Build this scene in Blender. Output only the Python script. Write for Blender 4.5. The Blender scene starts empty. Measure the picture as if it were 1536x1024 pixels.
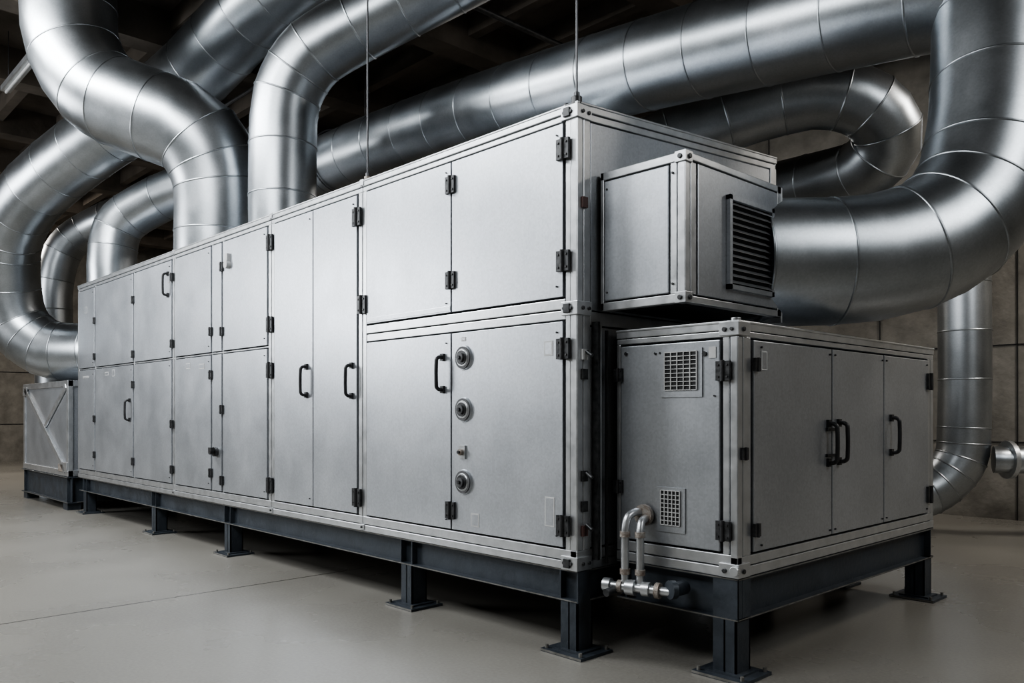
import bpy, bmesh, math, random
from mathutils import Vector, Matrix, Quaternion
random.seed(7)
S = bpy.context.scene
COL = S.collection
try: S.view_settings.look = 'AgX - Medium High Contrast'
except Exception: pass

# ------------------------------------------------------------------ materials
def new_mat(name):
    m = bpy.data.materials.new(name); m.use_nodes = True
    nt = m.node_tree
    return m, nt, nt.nodes['Principled BSDF']

def noise_mat(name, c1, c2, scale=6, metal=0.0, r1=0.4, r2=0.5, bump=0.0, bscale=40, stretch=(1,1,1), detail=6, seg=0.0, bdetail=4, streak=0.0, speck=0.0):
    m, nt, b = new_mat(name)
    N, L = nt.nodes, nt.links
    tc = N.new('ShaderNodeTexCoord'); mp = N.new('ShaderNodeMapping')
    mp.inputs['Scale'].default_value = stretch
    L.new(tc.outputs['Object'], mp.inputs['Vector'])
    n = N.new('ShaderNodeTexNoise'); n.inputs['Scale'].default_value = scale
    n.inputs['Detail'].default_value = detail; n.inputs['Roughness'].default_value = .6
    L.new(mp.outputs[0], n.inputs['Vector'])
    cr = N.new('ShaderNodeValToRGB')
    cr.color_ramp.elements[0].position = .3; cr.color_ramp.elements[1].position = .7
    cr.color_ramp.elements[0].color = (*c1, 1); cr.color_ramp.elements[1].color = (*c2, 1)
    L.new(n.outputs['Fac'], cr.inputs[0])
    col = cr.outputs[0]
    mr = N.new('ShaderNodeMapRange')
    mr.inputs['From Min'].default_value = .3; mr.inputs['From Max'].default_value = .7
    mr.inputs['To Min'].default_value = r1; mr.inputs['To Max'].default_value = r2
    L.new(n.outputs['Fac'], mr.inputs['Value'])
    rough = mr.outputs[0]
    def mult(col, fac):
        mx = N.new('ShaderNodeMix'); mx.data_type = 'RGBA'; mx.blend_type = 'MULTIPLY'; mx.inputs[0].default_value = 1
        L.new(col, mx.inputs[6]); L.new(fac, mx.inputs[7]); return mx.outputs[2]
    if seg > 0:
        at = N.new('ShaderNodeAttribute'); at.attribute_name = 'seg'
        m2 = N.new('ShaderNodeMapRange'); m2.inputs['To Min'].default_value = 1 - seg; m2.inputs['To Max'].default_value = 1.0
        L.new(at.outputs['Fac'], m2.inputs['Value']); col = mult(col, m2.outputs[0])
    if streak > 0:   # fine vertical rolling-mill grain
        m3 = N.new('ShaderNodeMapping'); m3.inputs['Scale'].default_value = (160,160,3)
        L.new(tc.outputs['Object'], m3.inputs['Vector'])
        n3 = N.new('ShaderNodeTexNoise'); n3.inputs['Scale'].default_value = 1; n3.inputs['Detail'].default_value = 2
        L.new(m3.outputs[0], n3.inputs['Vector'])
        m4 = N.new('ShaderNodeMapRange'); m4.inputs['To Min'].default_value = 1-streak; m4.inputs['To Max'].default_value = 1+streak*.6
        L.new(n3.outputs['Fac'], m4.inputs['Value']); col = mult(col, m4.outputs[0])
    if speck > 0:    # zinc spangle
        v = N.new('ShaderNodeTexVoronoi'); v.inputs['Scale'].default_value = 70
        L.new(tc.outputs['Object'], v.inputs['Vector'])
        sp = N.new('ShaderNodeSeparateColor'); L.new(v.outputs['Color'], sp.inputs[0])
        m5 = N.new('ShaderNodeMapRange'); m5.inputs['To Min'].default_value = 1-speck; m5.inputs['To Max'].default_value = 1+speck*.5
        L.new(sp.outputs[0], m5.inputs['Value']); col = mult(col, m5.outputs[0])
    L.new(col, b.inputs['Base Color']); L.new(rough, b.inputs['Roughness'])
    b.inputs['Metallic'].default_value = metal
    if bump > 0:
        n2 = N.new('ShaderNodeTexNoise'); n2.inputs['Scale'].default_value = bscale; n2.inputs['Detail'].default_value = bdetail
        L.new(mp.outputs[0], n2.inputs['Vector'])
        bp = N.new('ShaderNodeBump'); bp.inputs['Strength'].default_value = bump; bp.inputs['Distance'].default_value = .02
        L.new(n2.outputs['Fac'], bp.inputs['Height']); L.new(bp.outputs[0], b.inputs['Normal'])
    return m

M_PANEL = noise_mat('galvanised_panel', (.535,.56,.595), (.595,.618,.65), 1.8, .84, .35, .42, 0, 60, streak=.09, detail=4, seg=.12, speck=.08)
M_FRAME = noise_mat('aluminium_profile', (.51,.525,.54), (.64,.652,.665), 9, .85, .30, .40, .04, 30)
M_DUCT  = noise_mat('galvanised_duct', (.42,.45,.475), (.53,.555,.58), 2, 1.0, .32, .38, .012, 2.2, seg=.22, bdetail=1, detail=3, speck=.07)
M_BLACK = noise_mat('black_plastic', (.016,.016,.017), (.035,.035,.037), 20, 0, .35, .5, .1, 60)
M_GASK  = noise_mat('dark_gasket', (.008,.008,.009), (.016,.016,.017), 20, 0, .6, .8)
M_STEEL = noise_mat('painted_dark_steel', (.030,.037,.046), (.054,.064,.077), 6, .25, .38, .55, .15, 25)
M_EDGE  = noise_mat('worn_steel_edge', (.13,.13,.12), (.30,.29,.27), 12, .6, .4, .6)
M_HINGE = noise_mat('dark_hinge', (.03,.032,.034), (.09,.09,.092), 25, .6, .3, .5)
M_RUST  = noise_mat('corroded_metal', (.20,.15,.12), (.42,.40,.37), 30, .5, .4, .7, .3, 80)
M_LABEL = noise_mat('paper_label', (.42,.42,.42), (.55,.55,.54), 14, 0, .5, .6)
M_RUBBER= noise_mat('rubber_ring', (.05,.052,.055), (.12,.12,.125), 14, 0, .5, .7)
M_RED   = noise_mat('red_tag', (.06,.03,.027), (.09,.045,.04), 14, 0, .5, .6)
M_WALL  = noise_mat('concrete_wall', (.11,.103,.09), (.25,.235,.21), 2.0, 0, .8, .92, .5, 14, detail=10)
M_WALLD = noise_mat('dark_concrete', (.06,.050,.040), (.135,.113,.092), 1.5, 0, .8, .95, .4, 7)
M_ROD   = noise_mat('zinc_rod', (.07,.073,.077), (.14,.14,.147), 14, .8, .35, .5)

def floor_mat():
    m, nt, b = new_mat('polished_concrete_floor')
    N, L = nt.nodes, nt.links
    tc = N.new('ShaderNodeTexCoord')
    n = N.new('ShaderNodeTexNoise'); n.inputs['Scale'].default_value = .45; n.inputs['Detail'].default_value = 5; n.inputs['Roughness'].default_value = .5
    L.new(tc.outputs['Object'], n.inputs['Vector'])
    cr = N.new('ShaderNodeValToRGB'); cr.color_ramp.elements[0].position = .25; cr.color_ramp.elements[1].position = .75
    cr.color_ramp.elements[0].color = (.180,.171,.153,1); cr.color_ramp.elements[1].color = (.262,.250,.226,1)
    L.new(n.outputs['Fac'], cr.inputs[0])
    n2 = N.new('ShaderNodeTexNoise'); n2.inputs['Scale'].default_value = 45; n2.inputs['Detail'].default_value = 5
    L.new(tc.outputs['Object'], n2.inputs['Vector'])
    m2 = N.new('ShaderNodeMapRange'); m2.inputs['From Min'].default_value=.25; m2.inputs['From Max'].default_value=.75; m2.inputs['To Min'].default_value = .88; m2.inputs['To Max'].default_value = 1.10
    L.new(n2.outputs['Fac'], m2.inputs['Value'])
    mx = N.new('ShaderNodeMix'); mx.data_type='RGBA'; mx.blend_type='MULTIPLY'; mx.inputs[0].default_value=1
    L.new(cr.outputs[0], mx.inputs[6]); L.new(m2.outputs[0], mx.inputs[7])
    sp = N.new('ShaderNodeSeparateXYZ'); L.new(tc.outputs['Object'], sp.inputs[0])
    a = N.new('ShaderNodeMath'); a.operation='ADD'; a.inputs[1].default_value = 3.55; L.new(sp.outputs['X'], a.inputs[0])
    p = N.new('ShaderNodeMath'); p.operation='ABSOLUTE'; L.new(a.outputs[0], p.inputs[0])
    c = N.new('ShaderNodeMath'); c.operation='LESS_THAN'; c.inputs[1].default_value = .010; L.new(p.outputs[0], c.inputs[0])
    mx2 = N.new('ShaderNodeMix'); mx2.data_type='RGBA'; L.new(c.outputs[0], mx2.inputs[0]); L.new(mx.outputs[2], mx2.inputs[6]); mx2.inputs[7].default_value=(.03,.027,.023,1)
    L.new(mx2.outputs[2], b.inputs['Base Color'])
    mr = N.new('ShaderNodeMapRange'); mr.inputs['From Min'].default_value=.3; mr.inputs['From Max'].default_value=.7
    mr.inputs['To Min'].default_value=.24; mr.inputs['To Max'].default_value=.32
    L.new(n.outputs['Fac'], mr.inputs['Value']); L.new(mr.outputs[0], b.inputs['Roughness'])
    bp = N.new('ShaderNodeBump'); bp.inputs['Strength'].default_value=.06; bp.inputs['Distance'].default_value=.01
    L.new(n2.outputs['Fac'], bp.inputs['Height']); L.new(bp.outputs[0], b.inputs['Normal'])
    return m
M_FLOOR = floor_mat()

# ------------------------------------------------------------------ mesh builder
class MB:
    def __init__(s): s.bm = bmesh.new(); s.mats = []; s.seg = s.bm.faces.layers.float.new('seg')
    def mi(s, m):
        if m not in s.mats: s.mats.append(m)
        return s.mats.index(m)
    def box(s, x0,x1,y0,y1,z0,z1, mat, rot=None, at=None):
        i = s.mi(mat); tone = random.random()
        pts = [(x,y,z) for x in (x0,x1) for y in (y0,y1) for z in (z0,z1)]
        if rot is not None: pts = [rot @ Vector(p) for p in pts]
        if at is not None: pts = [Vector(p)+Vector(at) for p in pts]
        v = [s.bm.verts.new(p) for p in pts]
        for f in ((0,1,3,2),(4,6,7,5),(0,4,5,1),(2,3,7,6),(0,2,6,4),(1,5,7,3)):
            fc = s.bm.faces.new([v[k] for k in f]); fc.material_index = i; fc[s.seg] = tone
    def prism(s, yz, x0, x1, mat):
        i = s.mi(mat)
        a=[s.bm.verts.new((x0,y,z)) for y,z in yz]; b=[s.bm.verts.new((x1,y,z)) for y,z in yz]; n=len(yz)
        fs=[s.bm.faces.new(a), s.bm.faces.new(list(reversed(b)))]
        for k in range(n): fs.append(s.bm.faces.new((a[k],b[k],b[(k+1)%n],a[(k+1)%n])))
        for f in fs: f.material_index=i; f[s.seg]=.5
    def tube(s, path, radii, mat, n=24, caps=True, smooth=True, sharp=None, segvals=None):
        i = s.mi(mat); path = [Vector(p) for p in path]
        if not hasattr(radii,'__len__'): radii = [radii]*len(path)
        T = []
        for k in range(len(path)):
            a = path[max(k-1,0)]; b = path[min(k+1,len(path)-1)]
            t = (b-a); T.append(t.normalized() if t.length > 1e-9 else Vector((0,0,1)))
        s.sweep(path, T, radii, i, n, caps, smooth, sharp, segvals)
    def sweep(s, path, T, radii, i, n, caps, smooth, sharp, segvals):
        t = T[0]; up = Vector((0,0,1)) if abs(t.z) < .9 else Vector((1,0,0))
        u = t.cross(up).normalized(); rings = []
        for k in range(len(path)):
            if k: 
                q = T[k-1].rotation_difference(T[k]); u = q @ u
            u = (u - T[k]*u.dot(T[k])).normalized(); w = T[k].cross(u)
            rings.append([s.bm.verts.new(path[k] + (u*math.cos(2*math.pi*j/n) + w*math.sin(2*math.pi*j/n))*radii[k]) for j in range(n)])
        for k in range(len(rings)-1):
            for j in range(n):
                try: f = s.bm.faces.new((rings[k][j], rings[k][(j+1)%n], rings[k+1][(j+1)%n], rings[k+1][j]))
                except ValueError: continue
                f.material_index = i; f.smooth = smooth
                f[s.seg] = segvals[k] if segvals else .5
        if sharp:
            for k in sharp:
                for j in range(n):
                    e = s.bm.edges.get((rings[k][j], rings[k][(j+1)%n]))
                    if e: e.smooth = False
        if caps:
            for r, rev in ((rings[0], True), (rings[-1], False)):
                f = s.bm.faces.new(list(reversed(r)) if rev else r); f.material_index = i
                for e in f.edges: e.smooth = False
    def cyl(s, p0, p1, r, mat, n=24, r2=None):
        s.tube([p0,p1], [r, r if r2 is None else r2], mat, n)
    def obj(s, name, parent=None, bevel=0):
        bmesh.ops.recalc_face_normals(s.bm, faces=s.bm.faces)
        me = bpy.data.meshes.new(name); s.bm.to_mesh(me); s.bm.free()
        for m in s.mats: me.materials.append(m)
        o = bpy.data.objects.new(name, me); COL.objects.link(o)
        if parent: o.parent = parent
        if bevel:
            b = o.modifiers.new('bevel','BEVEL'); b.width = bevel; b.segments = 2; b.limit_method='ANGLE'; b.angle_limit = math.radians(50)
        return o
def empty(name):
    e = bpy.data.objects.new(name, None); COL.objects.link(e); return e

# ------------------------------------------------------------------ room
CEIL = 7.6
def shell(name, *a, mat):
    m = MB(); m.box(*a, mat); return m.obj(name)
shell('floor', -27,9,-9,9.73,-.2,0, mat=M_FLOOR)
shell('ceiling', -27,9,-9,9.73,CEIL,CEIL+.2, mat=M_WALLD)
shell('wall_left', -27.2,-27,-9,9.73,0,CEIL, mat=M_WALL)
shell('wall_right', 9,9.2,-9,9.73,0,CEIL, mat=M_WALL)
shell('wall_back', -27,9,9.73,9.93,0,CEIL, mat=M_WALL)
shell('wall_front', -27,9,-9.2,-9,0,CEIL, mat=M_WALL)
m = MB()
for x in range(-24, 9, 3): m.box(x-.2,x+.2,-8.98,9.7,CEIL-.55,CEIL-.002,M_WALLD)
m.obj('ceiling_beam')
m = MB()
y=-8
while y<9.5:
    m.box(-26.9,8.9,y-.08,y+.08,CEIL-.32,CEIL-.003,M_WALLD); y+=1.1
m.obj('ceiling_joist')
m = MB()
for z in (1.15,2.6,4.2): m.box(-26.98,8.98,9.71,9.728,z,z+.012,M_GASK)
for x in range(-26,9,2): m.box(x,x+.012,9.71,9.728,.0,CEIL-.6,M_GASK)
m.obj('trim_1')
m = MB()
m.box(-26.995,-26.98,-8.9,9.6,1.2,1.22,M_GASK); m.box(-26.995,-26.98,-8.9,9.6,2.9,2.92,M_GASK)
m.obj('trim_2')

# ------------------------------------------------------------------ ducts
def catmull(P, n=24):
    P = [Vector(p) for p in P]; P = [P[0]*2-P[1]] + P + [P[-1]*2-P[-2]]; out=[]
    for i in range(1,len(P)-2):
        p0,p1,p2,p3 = P[i-1:i+3]
        t0=0; t1=t0+(p1-p0).length**.5; t2=t1+(p2-p1).length**.5; t3=t2+(p3-p2).length**.5
        for k in range(n):
            t=t1+(t2-t1)*k/n
            A1=p0*((t1-t)/(t1-t0))+p1*((t-t0)/(t1-t0)); A2=p1*((t2-t)/(t2-t1))+p2*((t-t1)/(t2-t1)); A3=p2*((t3-t)/(t3-t2))+p3*((t-t2)/(t3-t2))
            B1=A1*((t2-t)/(t2-t0))+A2*((t-t0)/(t2-t0)); B2=A2*((t3-t)/(t3-t1))+A3*((t-t1)/(t3-t1))
            out.append(B1*((t2-t)/(t2-t1))+B2*((t-t1)/(t2-t1)))
    out.append(P[-2]); return out
def duct(name, pts, r, straight=.62, bend=.32, parent=None):
    C = catmull(pts)
    L=[0]
    for a,b in zip(C,C[1:]): L.append(L[-1]+(b-a).length)
    tot=L[-1]
    def at(s):
        s=min(max(s,0),tot)
        for i in range(len(L)-1):
            if L[i+1]>=s: 
                f=(s-L[i])/max(L[i+1]-L[i],1e-9); return C[i].lerp(C[i+1],f)
        return C[-1]
    def tan(s): return (at(s+.12)-at(s-.12)).normalized()
    st=[0.0]
    while st[-1] < tot-.12:
        s=st[-1]; ang = tan(s).angle(tan(min(s+.35,tot)))
        st.append(min(s+(bend if ang>.22 else straight),tot))
    if tot - st[-1] < .12 and len(st)>2: st[-1]=tot
    path=[];T=[];R=[];sv=[];sharp=[]
    w=.011; h=.007
    for k,s in enumerate(st):
        p=at(s); t=tan(s)
        sharp += [len(path),len(path)+3]
        for off,dr in ((-w,0),(-w*.5,h),(w*.5,h),(w,0)):
            path.append(p+t*off); T.append(t); R.append(r+dr)
        sv += [0,.1,0]
        rv=random.random()
        if k < len(st)-1:
            s2=st[k+1]; sv.append(rv)
            if tan(s).angle(tan(s2))>.12:   # keeps bends gently rounded between seams
                path.append(at((s+s2)/2)); T.append(tan((s+s2)/2)); R.append(r); sv.append(rv)
    mb=MB(); mb.sweep(path,T,R,mb.mi(M_DUCT),72,True,True,sharp,sv)
    return mb.obj(name,parent)

duct('spiral_duct', [(-8.32,-.80,CEIL),(-8.31,-.79,7.2),(-8.28,-.75,6.48),(-7.95,-.50,5.82),(-7.42,-.07,5.50),(-7.00,.36,5.22),(-6.88,.62,4.68),(-6.90,.66,3.95),(-6.90,.66,3.62)], .58)
duct('spiral_duct', [(-5.4,1.5,CEIL),(-6.0,1.42,7.45),(-6.92,1.24,7.22),(-8.66,.80,6.46),(-10.29,.05,5.80),(-11.74,-.49,5.12),(-12.5,-.60,4.56),(-12.85,-.54,3.80),(-12.87,-.38,3.15),(-12.55,-.0,2.73),(-12.15,.40,2.66),(-11.6,.75,2.66),(-10.76,.85,2.66)], .51)
duct('spiral_duct', [(-10.38,.40,3.62),(-10.38,.40,4.1),(-10.32,.5,4.62),(-9.85,.9,5.0),(-8.8,1.5,5.32),(-8.1,2.0,5.8),(-7.8,2.2,6.6),(-7.8,2.2,CEIL)], .365)
duct('spiral_duct', [(-15.3,.81,0.0),(-15.3,.81,3.0),(-15.3,.81,4.3),(-15.16,1.0,5.06),(-14.7,1.5,5.54),(-13.2,2.3,5.9),(-10.5,3.6,6.3)], .36)
duct('spiral_duct', [(-5.62,.88,3.62),(-5.62,.88,4.86),(-5.58,.92,5.48),(-5.30,1.08,5.93),(-4.85,1.38,6.20),(-4.20,1.80,6.50),(-3.22,2.39,6.90),(-2.6,2.75,7.2)], .405)
duct('spiral_duct', [(-9.6,2.68,5.35),(-8.04,2.72,5.44),(-6.85,2.82,5.50),(-4.68,2.95,5.48),(-1.45,3.05,5.27),(-.09,3.17,5.18),(.67,3.25,5.13),(1.40,3.35,5.08)], .46, straight=.66)
duct('spiral_duct', [(.40,1.46,2.70),(.62,1.74,2.71),(1.04,2.21,2.76),(1.33,2.55,2.92),(1.51,2.86,3.26),(1.57,3.06,3.78),(1.55,3.22,4.36),(1.52,3.33,4.94),(1.52,3.35,6.0),(1.52,3.35,CEIL)], .47, bend=.36)
duct('spiral_duct', [(-2.6,2.2,3.72),(-2.65,2.9,4.2),(-2.29,3.65,4.62),(-1.64,4.04,4.86),(-1.07,4.36,5.02),(-.51,4.65,5.07),(-.15,4.97,4.90),(-.08,5.22,4.61),(-.40,5.34,4.37),(-1.01,5.44,4.36),(-1.9,5.5,4.36),(-2.6,5.5,4.2),(-2.8,5.5,3.6),(-2.8,5.5,0)], .36)
duct('spiral_duct', [(-.02,7.48,CEIL),(-.02,7.48,3.65),(-.02,7.48,1.41),(-.06,7.45,.98),(-.30,7.25,.62),(-.7,6.9,.46),(-1.4,6.4,.42)], .31, bend=.2)
m=MB()
m.tube(catmull([(.30,7.55,1.0),(.40,7.60,1.0),(.9,8.0,1.0),(1.35,8.6,1.0),(1.45,9.2,1.0),(1.45,9.70,1.0)],8), .17, M_DUCT, 40)
m.cyl((.42,7.62,1.0),(.46,7.66,1.0),.24,M_FRAME,40); m.cyl((.86,7.97,1.0),(.90,8.0,1.0),.2,M_FRAME,40)
m.obj('branch_duct')

# ------------------------------------------------------------------ shared detail helpers
def hinge_front(mb,x,z,y,s=1.0):
    for sx in (-1,1): mb.box(x+sx*.028*s-.022*s, x+sx*.028*s+.022*s, y-.022,y, z-.062*s,z+.062*s, M_HINGE)
    mb.cyl((x,y-.022,z-.066*s),(x,y-.022,z+.066*s),.014*s,M_BLACK,14)
    for sx in (-1,1):
        for sz in (-1,1): mb.cyl((x+sx*.032*s,y-.028,z+sz*.038*s),(x+sx*.032*s,y-.02,z+sz*.038*s),.007*s,M_BLACK,8)
def hinge_side(mb,y,z,x,s=1.0):
    for sy in (-1,1): mb.box(x,x+.022, y+sy*.028*s-.022*s, y+sy*.028*s+.022*s, z-.062*s,z+.062*s, M_HINGE)
    mb.cyl((x+.022,y,z-.066*s),(x+.022,y,z+.066*s),.014*s,M_BLACK,14)
def arc_handle(mb, base, out, h):
    b=Vector(base); o=Vector(out)*.070; H=h/2
    pts=[b+Vector((0,0,H)), b+o*.6+Vector((0,0,H)), b+o*.93+Vector((0,0,H*.88)), b+o+Vector((0,0,H*.6)), b+o-Vector((0,0,H*.6)), b+o*.93-Vector((0,0,H*.88)), b+o*.6-Vector((0,0,H)), b-Vector((0,0,H))]
    mb.tube(catmull(pts,6), .0148, M_BLACK, 14)
    for s_ in (1,-1): 
        c=b+Vector((0,0,H*s_)); mb.box(c.x-.02,c.x+.02,c.y-.02,c.y+.02,c.z-.027,c.z+.027,M_BLACK)
def bolt_f(mb,x,y,z,r=.011): mb.cyl((x,y,z),(x,y-.010,z),r,M_HINGE,10)
def bolt_s(mb,x,y,z,r=.011): mb.cyl((x,y,z),(x+.010,y,z),r,M_HINGE,10)

# ------------------------------------------------------------------ main AHU
A = empty('air_handling_unit')
XL=-10.75; W=2.6; ZB=.56; ZT=3.62; RISE=.19; SL=RISE/W
def zr(y): return ZT+SL*y      # roof falls gently to the front
m=MB()
m.box(XL+.03,-.03,.035,W-.03,ZB+.01,ZT-.02,M_GASK)
m.prism([(.02,ZT-.05),(W-.02,ZT-.05),(W-.02,zr(W)-.012),(.02,zr(.02)-.012)],XL+.02,-.02,M_PANEL)
m.box(XL+.05,-.05,W-.03,W-.01,ZB+.05,ZT-.05,M_PANEL)
m.box(XL+.01,XL+.03,.05,W-.05,ZB+.05,ZT-.05,M_PANEL)
m.obj('casing_core',A)
m=MB()
def rail(x0,x1,z0,z1,y0=0): m.box(x0,x1,y0,.06,z0,z1,M_FRAME)
mods=[XL,-6.77,-4.195,-2.515,0]
for a,b in zip(mods,mods[1:]):
    rail(a+.003,b-.003,ZB,ZB+.055,-.004); rail(a+.003,b-.003,ZB+.061,ZB+.13,0)
    rail(a+.003,b-.003,ZT-.045,ZT,-.008); rail(a+.003,b-.003,ZT-.09,ZT-.051,0)
for a,b in ((-.10,-.056),(-.048,0),(-2.577,-2.520),(-2.510,-2.452),(-4.26,-4.200),(-4.190,-4.13),(-5.355,-5.335),(-5.64,-5.622),(-6.82,-6.776),(-6.764,-6.72),(-8.205,-8.175),(-9.88,-9.85),(XL,XL+.08)):
    m.box(a,b,-.002,.06,ZB+.13,ZT-.09,M_FRAME)
rail(-2.45,-.10,2.215,2.275); rail(-2.45,-.10,2.284,2.352,-.006)
rail(XL+.08,-4.26,2.266,2.284)
def srail(y0,y1,z0,z1,x=0.0): m.box(-.06,x,y0,y1,z0,z1,M_FRAME)
def slope(y0,y1,d0,d1,x0,x1,mat): m.prism([(y0,zr(y0)-d1),(y1,zr(y1)-d1),(y1,zr(y1)-d0),(y0,zr(y0)-d0)],x0,x1,mat)
for a,b in ((0.0,.055),(.062,.13),(W-.1,W)): srail(a,b,ZB+.13,ZT-.06,.003)
srail(0,W,ZB,ZB+.055,.005); srail(0,W,ZB+.06,ZB+.13)
slope(0,W,0,.045,-.06,.009,M_FRAME); slope(0,W,.05,.095,-.06,0,M_FRAME)
srail(W-.1,W,ZT-.1,ZT+.1,.003)
srail(.13,W-.1,2.18,2.27)
m.box(XL,0,-.012,.10,ZT-.004,ZT+.012,M_FRAME)
slope(-.012,W,-.014,.002,-.10,.014,M_FRAME)
slope(0,W,-.02,.1,XL,XL+.04,M_FRAME)
for xx in (-2.515,-4.195): slope(.1,W,-.008,.012,xx-.03,xx+.03,M_FRAME)
m.box(XL,XL+.08,W-.1,W,ZB,ZT+.1,M_FRAME); m.box(XL,0,W-.02,W,ZT,ZT+RISE,M_FRAME); m.box(XL,0,W-.02,W,ZB,ZB+.1,M_FRAME)
m.box(XL,XL+.03,0,W,ZB,ZB+.1,M_FRAME)
m.obj('aluminium_frame',A,.005)
m=MB()
for z in (ZB+.045,ZT-.045,2.285):
    m.box(-.13,.016,-.016,.13,z-.045,z+.045,M_FRAME)
    bolt_f(m,-.10,-.016,z,.013); bolt_f(m,-.04,-.016,z,.013); bolt_s(m,.016,.04,z,.013); bolt_s(m,.016,.10,z,.013)
    m.box(-.10,-.045,-.03,-.012,z-.03,z+.03,M_HINGE)
for x in (-2.515,-4.195,-6.77):
    m.box(x-.03,x+.03,-.014,.02,ZT-.035,ZT+.02,M_FRAME); m.box(x-.035,x+.035,-.012,.02,ZB+.01,ZB+.06,M_FRAME)
    bolt_f(m,x,-.012,ZB+.035)
m.cyl((-.02,.02,ZT),(-.02,.02,ZT+.05),.035,M_HINGE,16); m.cyl((-.12,.03,ZT),(-.12,.03,ZT+.035),.02,M_HINGE,12)
m.cyl((-2.5,.04,ZT),(-2.5,.04,ZT+.05),.03,M_RUST,16)
m.obj('corner_castings',A,.003)
m=MB()
lo=(ZB+.145,2.202); up=(2.367,ZT-.105); lo2=(ZB+.145,2.256); up2=(2.294,ZT-.105); full=(ZB+.145,ZT-.105)
doors=[(-2.436,-1.287,lo),(-1.271,-.117,lo),(-2.436,-1.287,up),(-1.271,-.117,up),(-4.113,-3.353,full),(-3.339,-2.594,full)]
for a,b in ((-5.32,-4.278),(-5.608,-5.369),(-6.703,-5.655),(-8.16,-6.837),(-9.835,-8.22),(-10.655,-9.895)):
    doors += [(a,b,lo2),(a,b,up2)]
for a,b,(z0,z1) in doors: m.box(a,b,-.012,.05,z0,z1,M_PANEL)
m.box(-2.43,-1.29,-.015,-.01,up[0]+.01,up[0]+.05,M_PANEL)
m.prism([(.14,2.28),(W-.11,2.28),(W-.11,zr(W-.11)-.104),(.14,zr(.14)-.104)],-.05,-.004,M_PANEL)
m.box(-.05,-.004,.14,W-.11,ZB+.142,2.17,M_PANEL)
m.obj('access_panels',A,.006)
m=MB()
for z in (3.34,2.60,2.02,.85): hinge_front(m,-.105,z,-.010,1.1)
for z in (3.34,2.61,.85): hinge_front(m,-1.279,z,-.010,1.05)
for x,zs in ((-2.58,(3.32,)),(-2.50,(2.54,)),(-2.58,(.85,)),(-4.20,(3.34,2.50,2.03,.85))):
    for z in zs: hinge_front(m,x,z,-.010,1.25)
for x,zs in ((-5.345,(3.24,2.51,1.63,.83)),(-5.64,(2.53,2.03,.9)),(-6.80,(3.30,2.46,1.45,.88)),(-8.19,(3.15,2.40,1.98,.92)),(-9.865,(3.0,2.45,1.5,.95))):
    for z in zs: hinge_front(m,x,z,-.010,.8)
m.obj('hinges',A)
m=MB()
for x,z,h in ((-1.375,1.90,.25),(-2.665,1.88,.27),(-3.46,1.90,.27),(-8.32,1.63,.27),(-6.93,3.22,.27)): arc_handle(m,(x,-.012,z),(0,-1,0),h)
m.cyl((-5.49,-.012,1.15),(-5.49,-.05,1.15),.055,M_BLACK,24); m.cyl((-5.49,-.05,1.15),(-5.49,-.10,1.15),.032,M_BLACK,20)
m.box(-5.50,-5.42,-.11,-.07,1.16,1.20,M_BLACK)
m.cyl((-5.17,-.012,3.24),(-5.17,-.06,3.24),.045,M_LABEL,20); m.box(-5.2,-5.14,-.05,-.012,3.26,3.36,M_LABEL)
m.obj('door_handles',A)
m=MB()
for z in (2.01,1.62,1.075):
    x=-1.125
    m.cyl((x,-.012,z),(x,-.026,z),.096,M_PANEL,40,.090); m.cyl((x,-.026,z),(x,-.034,z),.084,M_RUBBER,40); m.cyl((x,-.034,z),(x,-.040,z),.068,M_FRAME,40,.062); m.cyl((x,-.040,z),(x,-.046,z),.054,M_HINGE,36)
    m.cyl((x,-.046,z),(x,-.060,z),.034,M_RUBBER,28); m.cyl((x,-.060,z),(x,-.078,z),.014,M_HINGE,20)
x=-1.14;z=1.30
m.box(x-.035,x+.035,-.025,-.012,z-.05,z+.05,M_FRAME); m.cyl((x,-.025,z),(x,-.05,z),.024,M_RUST,20); m.cyl((x,-.05,z),(x,-.065,z),.012,M_BLACK,14)
m.obj('inspection_ports',A)
m=MB()
def label(x,z,w,h,y=-.0125,inner=M_PANEL):
    m.box(x-w/2,x+w/2,y-.002,y,z-h/2,z+h/2,M_LABEL); m.box(x-w/2+.01,x+w/2-.01,y-.003,y,z-h/2+.01,z+h/2-.01,inner)
label(-.245,2.03,.08,.10); label(-.235,.93,.09,.20); label(-1.00,.80,.09,.10); label(-1.13,2.15,.05,.03); label(-6.3,2.16,.12,.07); label(-5.9,2.14,.14,.06); label(-9.3,2.17,.16,.05); label(-9.0,2.17,.1,.1)
label(-6.9,3.3,.1,.12); label(-10.3,3.2,.12,.10); label(-10.3,2.15,.3,.03)
for a,b,(z0,z1) in doors:
    if b-a>.5:
        for zz in (z0+.07,z1-.07): bolt_f(m,b-.05,-.012,zz,.006)
m.obj('labels',A)
m=MB()
for z,mt in ((2.98,M_RED),(1.98,M_LABEL),(1.85,M_HINGE),(1.18,M_HINGE),(.98,M_HINGE),(.82,M_RED)):
    m.box(.004,.022,.035,.085,z-.035,z+.035,mt)
for z in (2.0,1.2,.86): m.cyl((.022,.07,z),(.07,.07,z-.03),.014,M_HINGE,14)
m.box(.0,.05,.15,.17,.62,2.2,M_HINGE); m.box(.0,.03,.20,.215,.62,2.2,M_FRAME)
m.cyl((.025,.27,.58),(.025,.27,2.15),.012,M_BLACK,10)
m.obj('end_fittings',A)

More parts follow.
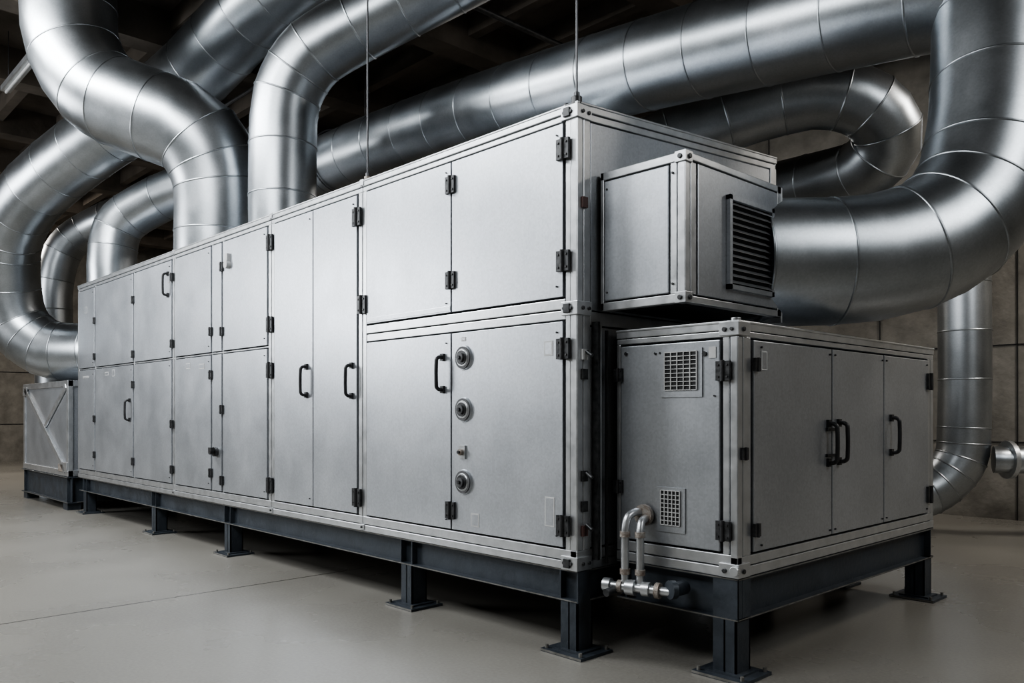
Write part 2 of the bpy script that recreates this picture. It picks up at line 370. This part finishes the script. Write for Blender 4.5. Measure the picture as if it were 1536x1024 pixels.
# ------------------------------------------------------------------ support frames
def ibeam_x(mb,x0,x1,y,z0,z1,w=.12):
    mb.box(x0,x1,y-.006,y+.006,z0+.008,z1-.008,M_STEEL); mb.box(x0,x1,y-w/2,y+w/2,z0,z0+.014,M_STEEL); mb.box(x0,x1,y-w/2,y+w/2,z1-.014,z1,M_STEEL)
    mb.box(x0,x1,y-w/2-.001,y-w/2+.003,z1-.010,z1-.003,M_EDGE); mb.box(x0,x1,y-w/2-.001,y-w/2+.003,z0+.003,z0+.010,M_EDGE)
def ibeam_y(mb,y0,y1,x,z0,z1,w=.12):
    mb.box(x-.006,x+.006,y0,y1,z0+.008,z1-.008,M_STEEL); mb.box(x-w/2,x+w/2,y0,y1,z0,z0+.014,M_STEEL); mb.box(x-w/2,x+w/2,y0,y1,z1-.014,z1,M_STEEL)
    mb.box(x+w/2-.003,x+w/2+.001,y0,y1,z1-.010,z1-.003,M_EDGE); mb.box(x+w/2-.003,x+w/2+.001,y0,y1,z0+.003,z0+.010,M_EDGE)
def foot(mb,x,y,ztop,w=.15):
    h=w/2
    mb.box(x-h,x+h,y-h,y-h+.012,.02,ztop,M_STEEL); mb.box(x-h,x+h,y+h-.012,y+h,.02,ztop,M_STEEL); mb.box(x-.006,x+.006,y-h,y+h,.02,ztop,M_STEEL)
    mb.box(x+h-.012,x+h,y-h,y+h,.02,ztop,M_STEEL)
    mb.box(x-.18,x+.18,y-.16,y+.16,0,.02,M_STEEL); mb.box(x-.12,x+.12,y-.11,y+.11,.02,.032,M_STEEL)
    mb.box(x-.18,x+.18,y-.161,y-.159,.004,.018,M_EDGE)
    for sx in (-1,1):
        for sy in (-1,1): mb.cyl((x+sx*.15,y+sy*.13,.02),(x+sx*.15,y+sy*.13,.045),.012,M_EDGE,8)
m=MB()
for y in (.07,1.3,W-.07): ibeam_x(m,XL+.02,-.01,y,.345,.558)
for x in (-.07,-2.5,-5.27,-7.5,XL+.1): ibeam_y(m,.1,W-.1,x,.345,.555)
m.box(-.012,.0,0.01,.13,.345,.558,M_STEEL)
for x in (-.085,-1.89,-5.27,-7.5,-10.44):
    for y in (.09,W-.1): foot(m,x,y,.345)
    for dx in (-.075,.075):
        if x+dx<-.02: m.box(x+dx-.005,x+dx+.005,.012,.128,.358,.548,M_STEEL)
m.obj('steel_support_frame')
# ------------------------------------------------------------------ cabinet (lower right)
CX0=.05; CX1=.97; CY0=.35; CY1=3.53; CB=.605; CT=2.14
K=empty('equipment_cabinet')
m=MB()
m.box(CX0+.03,CX1-.03,CY0+.03,CY1-.03,CB+.01,CT-.015,M_GASK)
m.box(CX0+.01,CX1-.01,CY0+.01,CY1-.01,CT-.04,CT-.008,M_PANEL)
m.box(CX0+.03,CX1-.03,CY1-.031,CY1-.01,CB+.05,CT-.05,M_PANEL)
m.obj('cabinet_core',K)
m=MB()
def fr(x0,x1,z0,z1,y=CY0): m.box(x0,x1,y,CY0+.05,z0,z1,M_FRAME)
fr(CX0,CX1,CB,CB+.06,CY0-.004); fr(CX0,CX1,CB+.066,CB+.135)
fr(CX0,CX1,CT-.045,CT,CY0-.006); fr(CX0,CX1,CT-.085,CT-.050)
for a,b in ((CX0,CX0+.03),(CX1-.10,CX1-.056),(CX1-.049,CX1)): fr(a,b,CB+.135,CT-.085,CY0-.001)
def sr(y0,y1,z0,z1,x=CX1): m.box(CX1-.05,x,y0,y1,z0,z1,M_FRAME)
sr(CY0,CY1,CB,CB+.06,CX1+.004); sr(CY0,CY1,CB+.066,CB+.125)
sr(CY0,CY1,CT-.045,CT,CX1+.006); sr(CY0,CY1,CT-.085,CT-.050)
for a,b in ((CY0,CY0+.055),(CY0+.062,CY0+.15),(CY1-.13,CY1-.077),(CY1-.07,CY1)): sr(a,b,CB+.125,CT-.085,CX1+.001)
m.box(CX0,CX1+.012,CY0-.012,CY0+.06,CT-.004,CT+.012,M_FRAME); m.box(CX1-.06,CX1+.012,CY0-.012,CY1,CT-.004,CT+.012,M_FRAME)
m.obj('cabinet_frame',K,.005)
m=MB()
m.box(CX0+.042,CX1-.115,CY0-.012,CY0+.04,CB+.150,CT-.100,M_PANEL)
for a,b in ((CY0+.167,1.564),(1.580,2.449),(2.465,CY1-.148)): m.box(CX1-.04,CX1+.012,a,b,CB+.141,CT-.100,M_PANEL)
m.obj('cabinet_doors',K,.006)
m=MB()
for z in (CB+.04,CT-.04):
    m.box(CX1-.12,CX1+.016,CY0-.016,CY0+.12,z-.038,z+.045,M_FRAME)
    bolt_f(m,CX1-.08,CY0-.016,z,.015); bolt_f(m,CX1-.03,CY0-.016,z,.012); bolt_s(m,CX1+.016,CY0+.04,z,.015)
m.cyl((CX1-.03,CY0+.03,CT),(CX1-.03,CY0+.03,CT+.03),.03,M_FRAME,18)
m.cyl((CX1-.01,CY0-.03,CB+.045),(CX1-.01,CY0+.0,CB+.045),.03,M_FRAME,20)
m.obj('cabinet_corners',K,.003)
m=MB()
for z in (1.85,.885): hinge_front(m,CX1-.085,z,CY0-.010,.95)
for z in (1.85,1.10): hinge_front(m,CX0+.03,z,CY0-.010,.7)
for z in (1.86,.90): hinge_side(m,CY1-.14,z,CX1+.010,1.1)
for z in (1.89,.88): hinge_side(m,CY0+.185,z,CX1+.010,.65)
hinge_side(m,CY0+.06,1.35,CX1+.0,.6)
m.obj('cabinet_hinges',K)
m=MB()
for y,z in ((1.50,1.385),(1.66,1.39),(2.58,1.42)): arc_handle(m,(CX1+.012,y,z),(1,0,0),.27)
m.box(CX1+.012,CX1+.03,1.47,1.62,1.29,1.31,M_BLACK); m.box(CX1+.012,CX1+.03,1.47,1.62,1.47,1.49,M_BLACK)
m.obj('cabinet_handles',K)
m=MB()
def vent(mb,x0,x1,z0,z1,y):
    mb.box(x0-.035,x1+.035,y-.008,y,z0-.045,z1+.02,M_PANEL); mb.box(x0,x1,y-.010,y-.007,z0,z1,M_GASK)
    n=int((z1-z0)/.026)
    for i in range(n+1): zz=z0+(z1-z0)*i/n; mb.box(x0,x1,y-.016,y-.009,zz-.0025,zz+.0025,M_LABEL)
    k=5
    for i in range(k+1): xx=x0+(x1-x0)*i/k; mb.box(xx-.003,xx+.003,y-.018,y-.009,z0,z1,M_LABEL)
vent(m,.46,.70,1.74,1.98,CY0-.012); vent(m,.43,.575,.88,1.10,CY0-.012)
for x,z,r in ((.38,1.98,.008),(.42,1.98,.008),(.75,1.96,.016),(.14,1.99,.012),(.82,1.7,.006)): bolt_f(m,x,CY0-.012,z,r)
m.box(.78,.83,CY0-.016,CY0-.012,1.93,2.0,M_LABEL)
m.box(CX1+.012,CX1+.016,.60,.67,1.86,1.98,M_LABEL); m.box(CX1+.012,CX1+.018,.61,.66,1.87,1.97,M_PANEL)
for y in (.60,1.53,1.61,2.42,2.50,3.34):
    for z in (.78,2.0): bolt_s(m,CX1+.012,y,z,.007)
m.obj('cabinet_vents',K)
m=MB()
ibeam_x(m,CX0,CX1,CY0+.06,.345,.603); ibeam_x(m,CX0,CX1,CY1-.06,.345,.603)
ibeam_y(m,CY0+.01,CY1-.01,CX1-.06,.345,.60); ibeam_y(m,CY0+.01,CY1-.01,CX0+.07,.345,.60)
m.box(CX1-.17,CX1-.001,CY0+.001,CY0+.012,.345,.60,M_STEEL); m.box(CX1-.012,CX1-.001,CY0,CY0+.15,.345,.60,M_STEEL)
for x,y in ((CX1-.09,CY0+.08),(CX1-.09,CY1-.10),(CX0+.09,CY1-.1)): foot(m,x,y,.345,.16)
m.obj('steel_support_frame')
# ------------------------------------------------------------------ intake plenum box
B=empty('intake_plenum_box')
bx0,bx1,by0,by1,bz0,bz1=.018,.69,.215,1.40,2.275,3.20
m=MB(); m.box(bx0,bx1-.02,by0+.02,by1-.02,bz0+.015,bz1-.015,M_GASK)
m.box(bx0,bx1-.03,by0+.02,by1-.02,bz1-.02,bz1-.006,M_PANEL); m.box(bx0+.02,bx1-.03,by1-.021,by1-.006,bz0+.03,bz1-.03,M_PANEL)
m.obj('plenum_core',B)
m=MB()
f=.055
for y0,y1 in ((by0,by0+f),(by1-f,by1)):
    m.box(bx0,bx1,y0,y1,bz0,bz0+f,M_FRAME); m.box(bx0,bx1,y0,y1,bz1-f,bz1,M_FRAME)
    m.box(bx1-f,bx1,y0,y1,bz0,bz1,M_FRAME); m.box(bx0,bx0+.03,y0,y1,bz0,bz1,M_FRAME)
for z0,z1 in ((bz0,bz0+f*.8),(bz1-f*.8,bz1)): m.box(bx1-f,bx1,by0,by1,z0,z1,M_FRAME)
m.box(bx1-f*2.0,bx1-f-.006,by0+.002,by0+.04,bz0+f,bz1-f,M_FRAME)
m.box(bx1-.04,bx1-.002,by0+f+.008,by0+f+.07,bz0+f,bz1-f,M_FRAME)
m.box(bx0+.0,bx1,by1+.0,by1+.02,bz0-.04,bz1+.0,M_FRAME)
m.obj('plenum_frame',B,.005)
m=MB()
m.box(bx0+.037,bx1-f*2.0-.010,by0-.004,by0+.04,bz0+f+.010,bz1-f-.010,M_PANEL)
m.box(bx1-.03,bx1+.004,by0+f+.08,by1-f-.008,bz0+f,bz1-f,M_PANEL)
m.obj('plenum_panels',B,.006)
m=MB()
ly0,ly1,lz0,lz1=.70,1.21,2.43,2.98
m.box(bx1+.004,bx1+.008,ly0,ly1,lz0,lz1,M_GASK)
for a,b,c,d in ((ly0-.03,ly0,lz0-.03,lz1+.03),(ly1,ly1+.03,lz0-.03,lz1+.03),(ly0-.03,ly1+.03,lz0-.03,lz0),(ly0-.03,ly1+.03,lz1,lz1+.03)): m.box(bx1+.002,bx1+.035,a,b,c,d,M_PANEL)
R=Matrix.Rotation(math.radians(38),3,'Y')
n=13
for i in range(n): m.box(-.018,.018,ly0,ly1,-.002,.002,M_FRAME,rot=R,at=(bx1+.022,0,lz0+(i+.5)*(lz1-lz0)/n))
m.obj('louver',B)
m=MB()
for z in (bz0+.03,bz1-.03):
    m.box(bx1-.07,bx1+.010,by0-.010,by0+.07,z-.033,z+.035,M_FRAME); bolt_f(m,bx1-.03,by0-.01,z,.016); bolt_s(m,bx1+.01,by0+.035,z,.016)
for z in (bz0+.12,bz1-.12): bolt_f(m,bx1-.09,by0,z,.008); bolt_f(m,bx0+.06,by0,z,.008)
m.obj('plenum_corners',B,.003)

# ------------------------------------------------------------------ pipework
m=MB()
ZP=.50
m.tube(catmull([(.36,.20,ZP),(.36,.20,.76),(.355,.205,.84),(.345,.235,.895),(.338,.28,.91),(.335,.318,.91)],8),.026,M_FRAME,20)
m.tube(catmull([(.27,.16,ZP),(.27,.16,.76),(.27,.165,.86),(.272,.19,.925),(.28,.25,.95),(.285,.318,.945)],8),.026,M_FRAME,20)
for x,y in ((.36,.20),(.27,.16)):
    for z in (.56,.80): m.cyl((x,y,z),(x,y,z+.035),.034,M_RUST,16)
m.cyl((.31,.318,.93),(.31,.29,.93),.07,M_RUST,20)
m.tube([(.13,.12,ZP-.02),(.62,.24,ZP-.02)],.028,M_FRAME,20)
d=Vector((.49,.12,0)).normalized()
for t,r,l in ((.0,.045,.05),(.10,.04,.03),(.16,.05,.06),(.27,.045,.05),(.36,.05,.03)):
    p=Vector((.13,.12,ZP-.02))+d*t; m.cyl(p,p+d*l,r,M_RUST if t in (.1,.36) else M_FRAME,20)
m.cyl((.60,.23,ZP),(.60,.34,ZP),.045,M_STEEL,20); m.cyl((.585,.20,ZP),(.60,.235,ZP),.058,M_STEEL,20)
m.cyl((.22,.10,ZP-.04),(.22,.03,ZP-.05),.026,M_HINGE,14)
m.obj('condensate_pipework')

# ------------------------------------------------------------------ far-left unit
U=empty('filter_housing')
m=MB()
ux0,ux1,uy0,uy1=-13.85,-11.0,-.08,1.7
m.box(ux0+.03,ux1-.03,uy0+.02,uy1,.56,2.10,M_PANEL)
for a,b in ((ux0,ux0+.1),(ux1-.1,ux1)): m.box(a,b,uy0,uy0+.08,.55,2.12,M_FRAME); m.box(a,b,uy1-.08,uy1+.01,.55,2.12,M_FRAME)
for a,b in ((.55,.65),(2.02,2.12)): m.box(ux0,ux1,uy0-.004,uy0+.08,a,b,M_FRAME); m.box(ux1-.08,ux1,uy0,uy1,a,b,M_FRAME)
ang=math.atan2(1.4,2.6)
m.box(-1.45,1.45,-.02,.02,-.05,.05,M_FRAME,rot=Matrix.Rotation(ang,3,'Y'),at=((ux0+ux1)/2,uy0-.0,1.33))
m.box(-.72,.72,-.014,.014,-.04,.04,M_FRAME,rot=Matrix.Rotation(-ang,3,'Y'),at=((ux0+ux1)/2+.68,uy0+.002,1.69))
m.box(ux1-.5,ux1-.25,uy0-.02,uy0,.62,.74,M_RUST)
m.box(ux1-.26,ux1-.02,uy0-.02,uy0,.62,.78,M_FRAME); m.box(ux0+.03,ux0+.3,uy0-.02,uy0,1.9,2.06,M_FRAME)
m.obj('housing_body',U,.006)
m=MB()
ibeam_x(m,ux0-.05,ux1+.05,uy0+.05,.12,.545,.14); ibeam_x(m,ux0-.05,ux1+.05,uy1-.05,.12,.545,.14); ibeam_y(m,uy0,uy1,ux1-.06,.12,.54,.14); ibeam_y(m,uy0,uy1,ux0+.06,.12,.54,.14)
for x in (ux0+.15,ux1-.15):
    for y in (uy0+.1,uy1-.1): m.box(x-.12,x+.12,y-.1,y+.1,0,.12,M_STEEL)
m.obj('housing_base',U)

# ------------------------------------------------------------------ hangers and ceiling services
def rod(x,y,z0,z1,r=.008):
    m=MB(); m.cyl((x,y,z0),(x,y,z1),r,M_ROD,10); m.cyl((x,y,z0),(x,y,z0+.03),.02,M_ROD,6); m.obj('hanger_rod')
rod(-2.50,.04,ZT+.05,CEIL); rod(-.02,.02,ZT+.05,CEIL-.55)
def strap(x,y,zc,r):
    m=MB(); 
    pts=[(x,y+math.cos(a)*(r+.02),zc+math.sin(a)*(r+.02)) for a in [2*math.pi*k/40 for k in range(41)]]
    m.tube(pts,.012,M_ROD,8,False)
    for s_ in (-1,1): m.cyl((x,y+s_*(r+.02),zc),(x,y+s_*(r+.02),CEIL),.008,M_ROD,8)
    m.obj('duct_hanger')
strap(-7.4,2.76,5.475,.46)
m=MB()
m.box(-11.4,-9.66,-.95,-.81,6.70,6.78,M_FRAME); m.cyl((-11.35,-.88,6.68),(-9.7,-.88,6.68),.022,M_LABEL,14)
for x in (-11.2,-9.9): m.cyl((x,-.88,6.78),(x,-.88,CEIL),.006,M_ROD,8)
m.obj('unlit_batten_light')
m=MB()
m.tube([(-14,2.2,6.95),(6,2.2,6.95)],.03,M_ROD,12); m.tube([(-14,5.2,6.9),(6,5.2,6.9)],.05,M_ROD,12); m.tube([(-4.4,-2,6.85),(-4.4,9,6.85)],.04,M_ROD,12); m.tube([(-14,-2.2,6.98),(6,-2.2,6.98)],.025,M_ROD,12)
for x in (-12,-9,-6,-3,0,3):
    for y in (2.2,5.2,-2.2): m.cyl((x,y,6.9),(x,y,CEIL-.55),.006,M_ROD,6)
m.obj('ceiling_conduit')

# ------------------------------------------------------------------ lights
def area(name,loc,target,sx,sy,power,col=(.95,.98,1)):
    l=bpy.data.lights.new(name,'AREA'); l.shape='RECTANGLE'; l.size=sx; l.size_y=sy; l.energy=power; l.color=col
    o=bpy.data.objects.new(name,l); COL.objects.link(o); o.location=loc
    o.rotation_euler=(Vector(target)-Vector(loc)).to_track_quat('-Z','Y').to_euler(); return o
area('unseen_overhead_light',(-7.0,-3.6,6.9),(-6.5,-1.6,1.0),4.8,1.6,660)
area('unseen_overhead_light',(-1.5,-6.0,6.8),(-1.5,-1.0,2.2),5.0,2.0,450)
area('panel_sheen_light',(-12.5,-8.6,4.4),(-6,0,2.9),6.0,2.4,760,(.94,.97,1))  # added off-frame softbox, gives the front panels a broad sheen
area('unseen_overhead_light',(6.5,1.5,6.6),(1.0,2.0,1.3),1.8,3.6,230)  # added fill, lifts the cabinet's right-hand face
area('unseen_overhead_light',(-20,-2,6.9),(-21,1,0),2,2,600,(1,.93,.84))  # added light out of view, brightens the left wall
area('unseen_overhead_light',(4.2,7.0,6.6),(2.0,9.2,.5),1.5,1.5,270,(1,.94,.86))  # added light out of view, brightens the right end of the back wall
area('unseen_overhead_light',(-6.5,7.2,6.7),(-6.5,7.2,0),4,.6,120,(1,.94,.87))  # added weak fill for the dark room behind the units
w=bpy.data.worlds.new('world'); S.world=w; w.use_nodes=True
w.node_tree.nodes['Background'].inputs[0].default_value=(.05,.055,.06,1); w.node_tree.nodes['Background'].inputs[1].default_value=.3

# ------------------------------------------------------------------ camera
c=bpy.data.cameras.new('camera'); c.sensor_width=36; c.lens=28.6; c.shift_y=.069; c.clip_start=.05; c.clip_end=200
co=bpy.data.objects.new('camera',c); COL.objects.link(co)
co.location=(3.558,-3.975,1.6); co.rotation_euler=(math.radians(90),0,math.radians(46.4))
S.camera=co
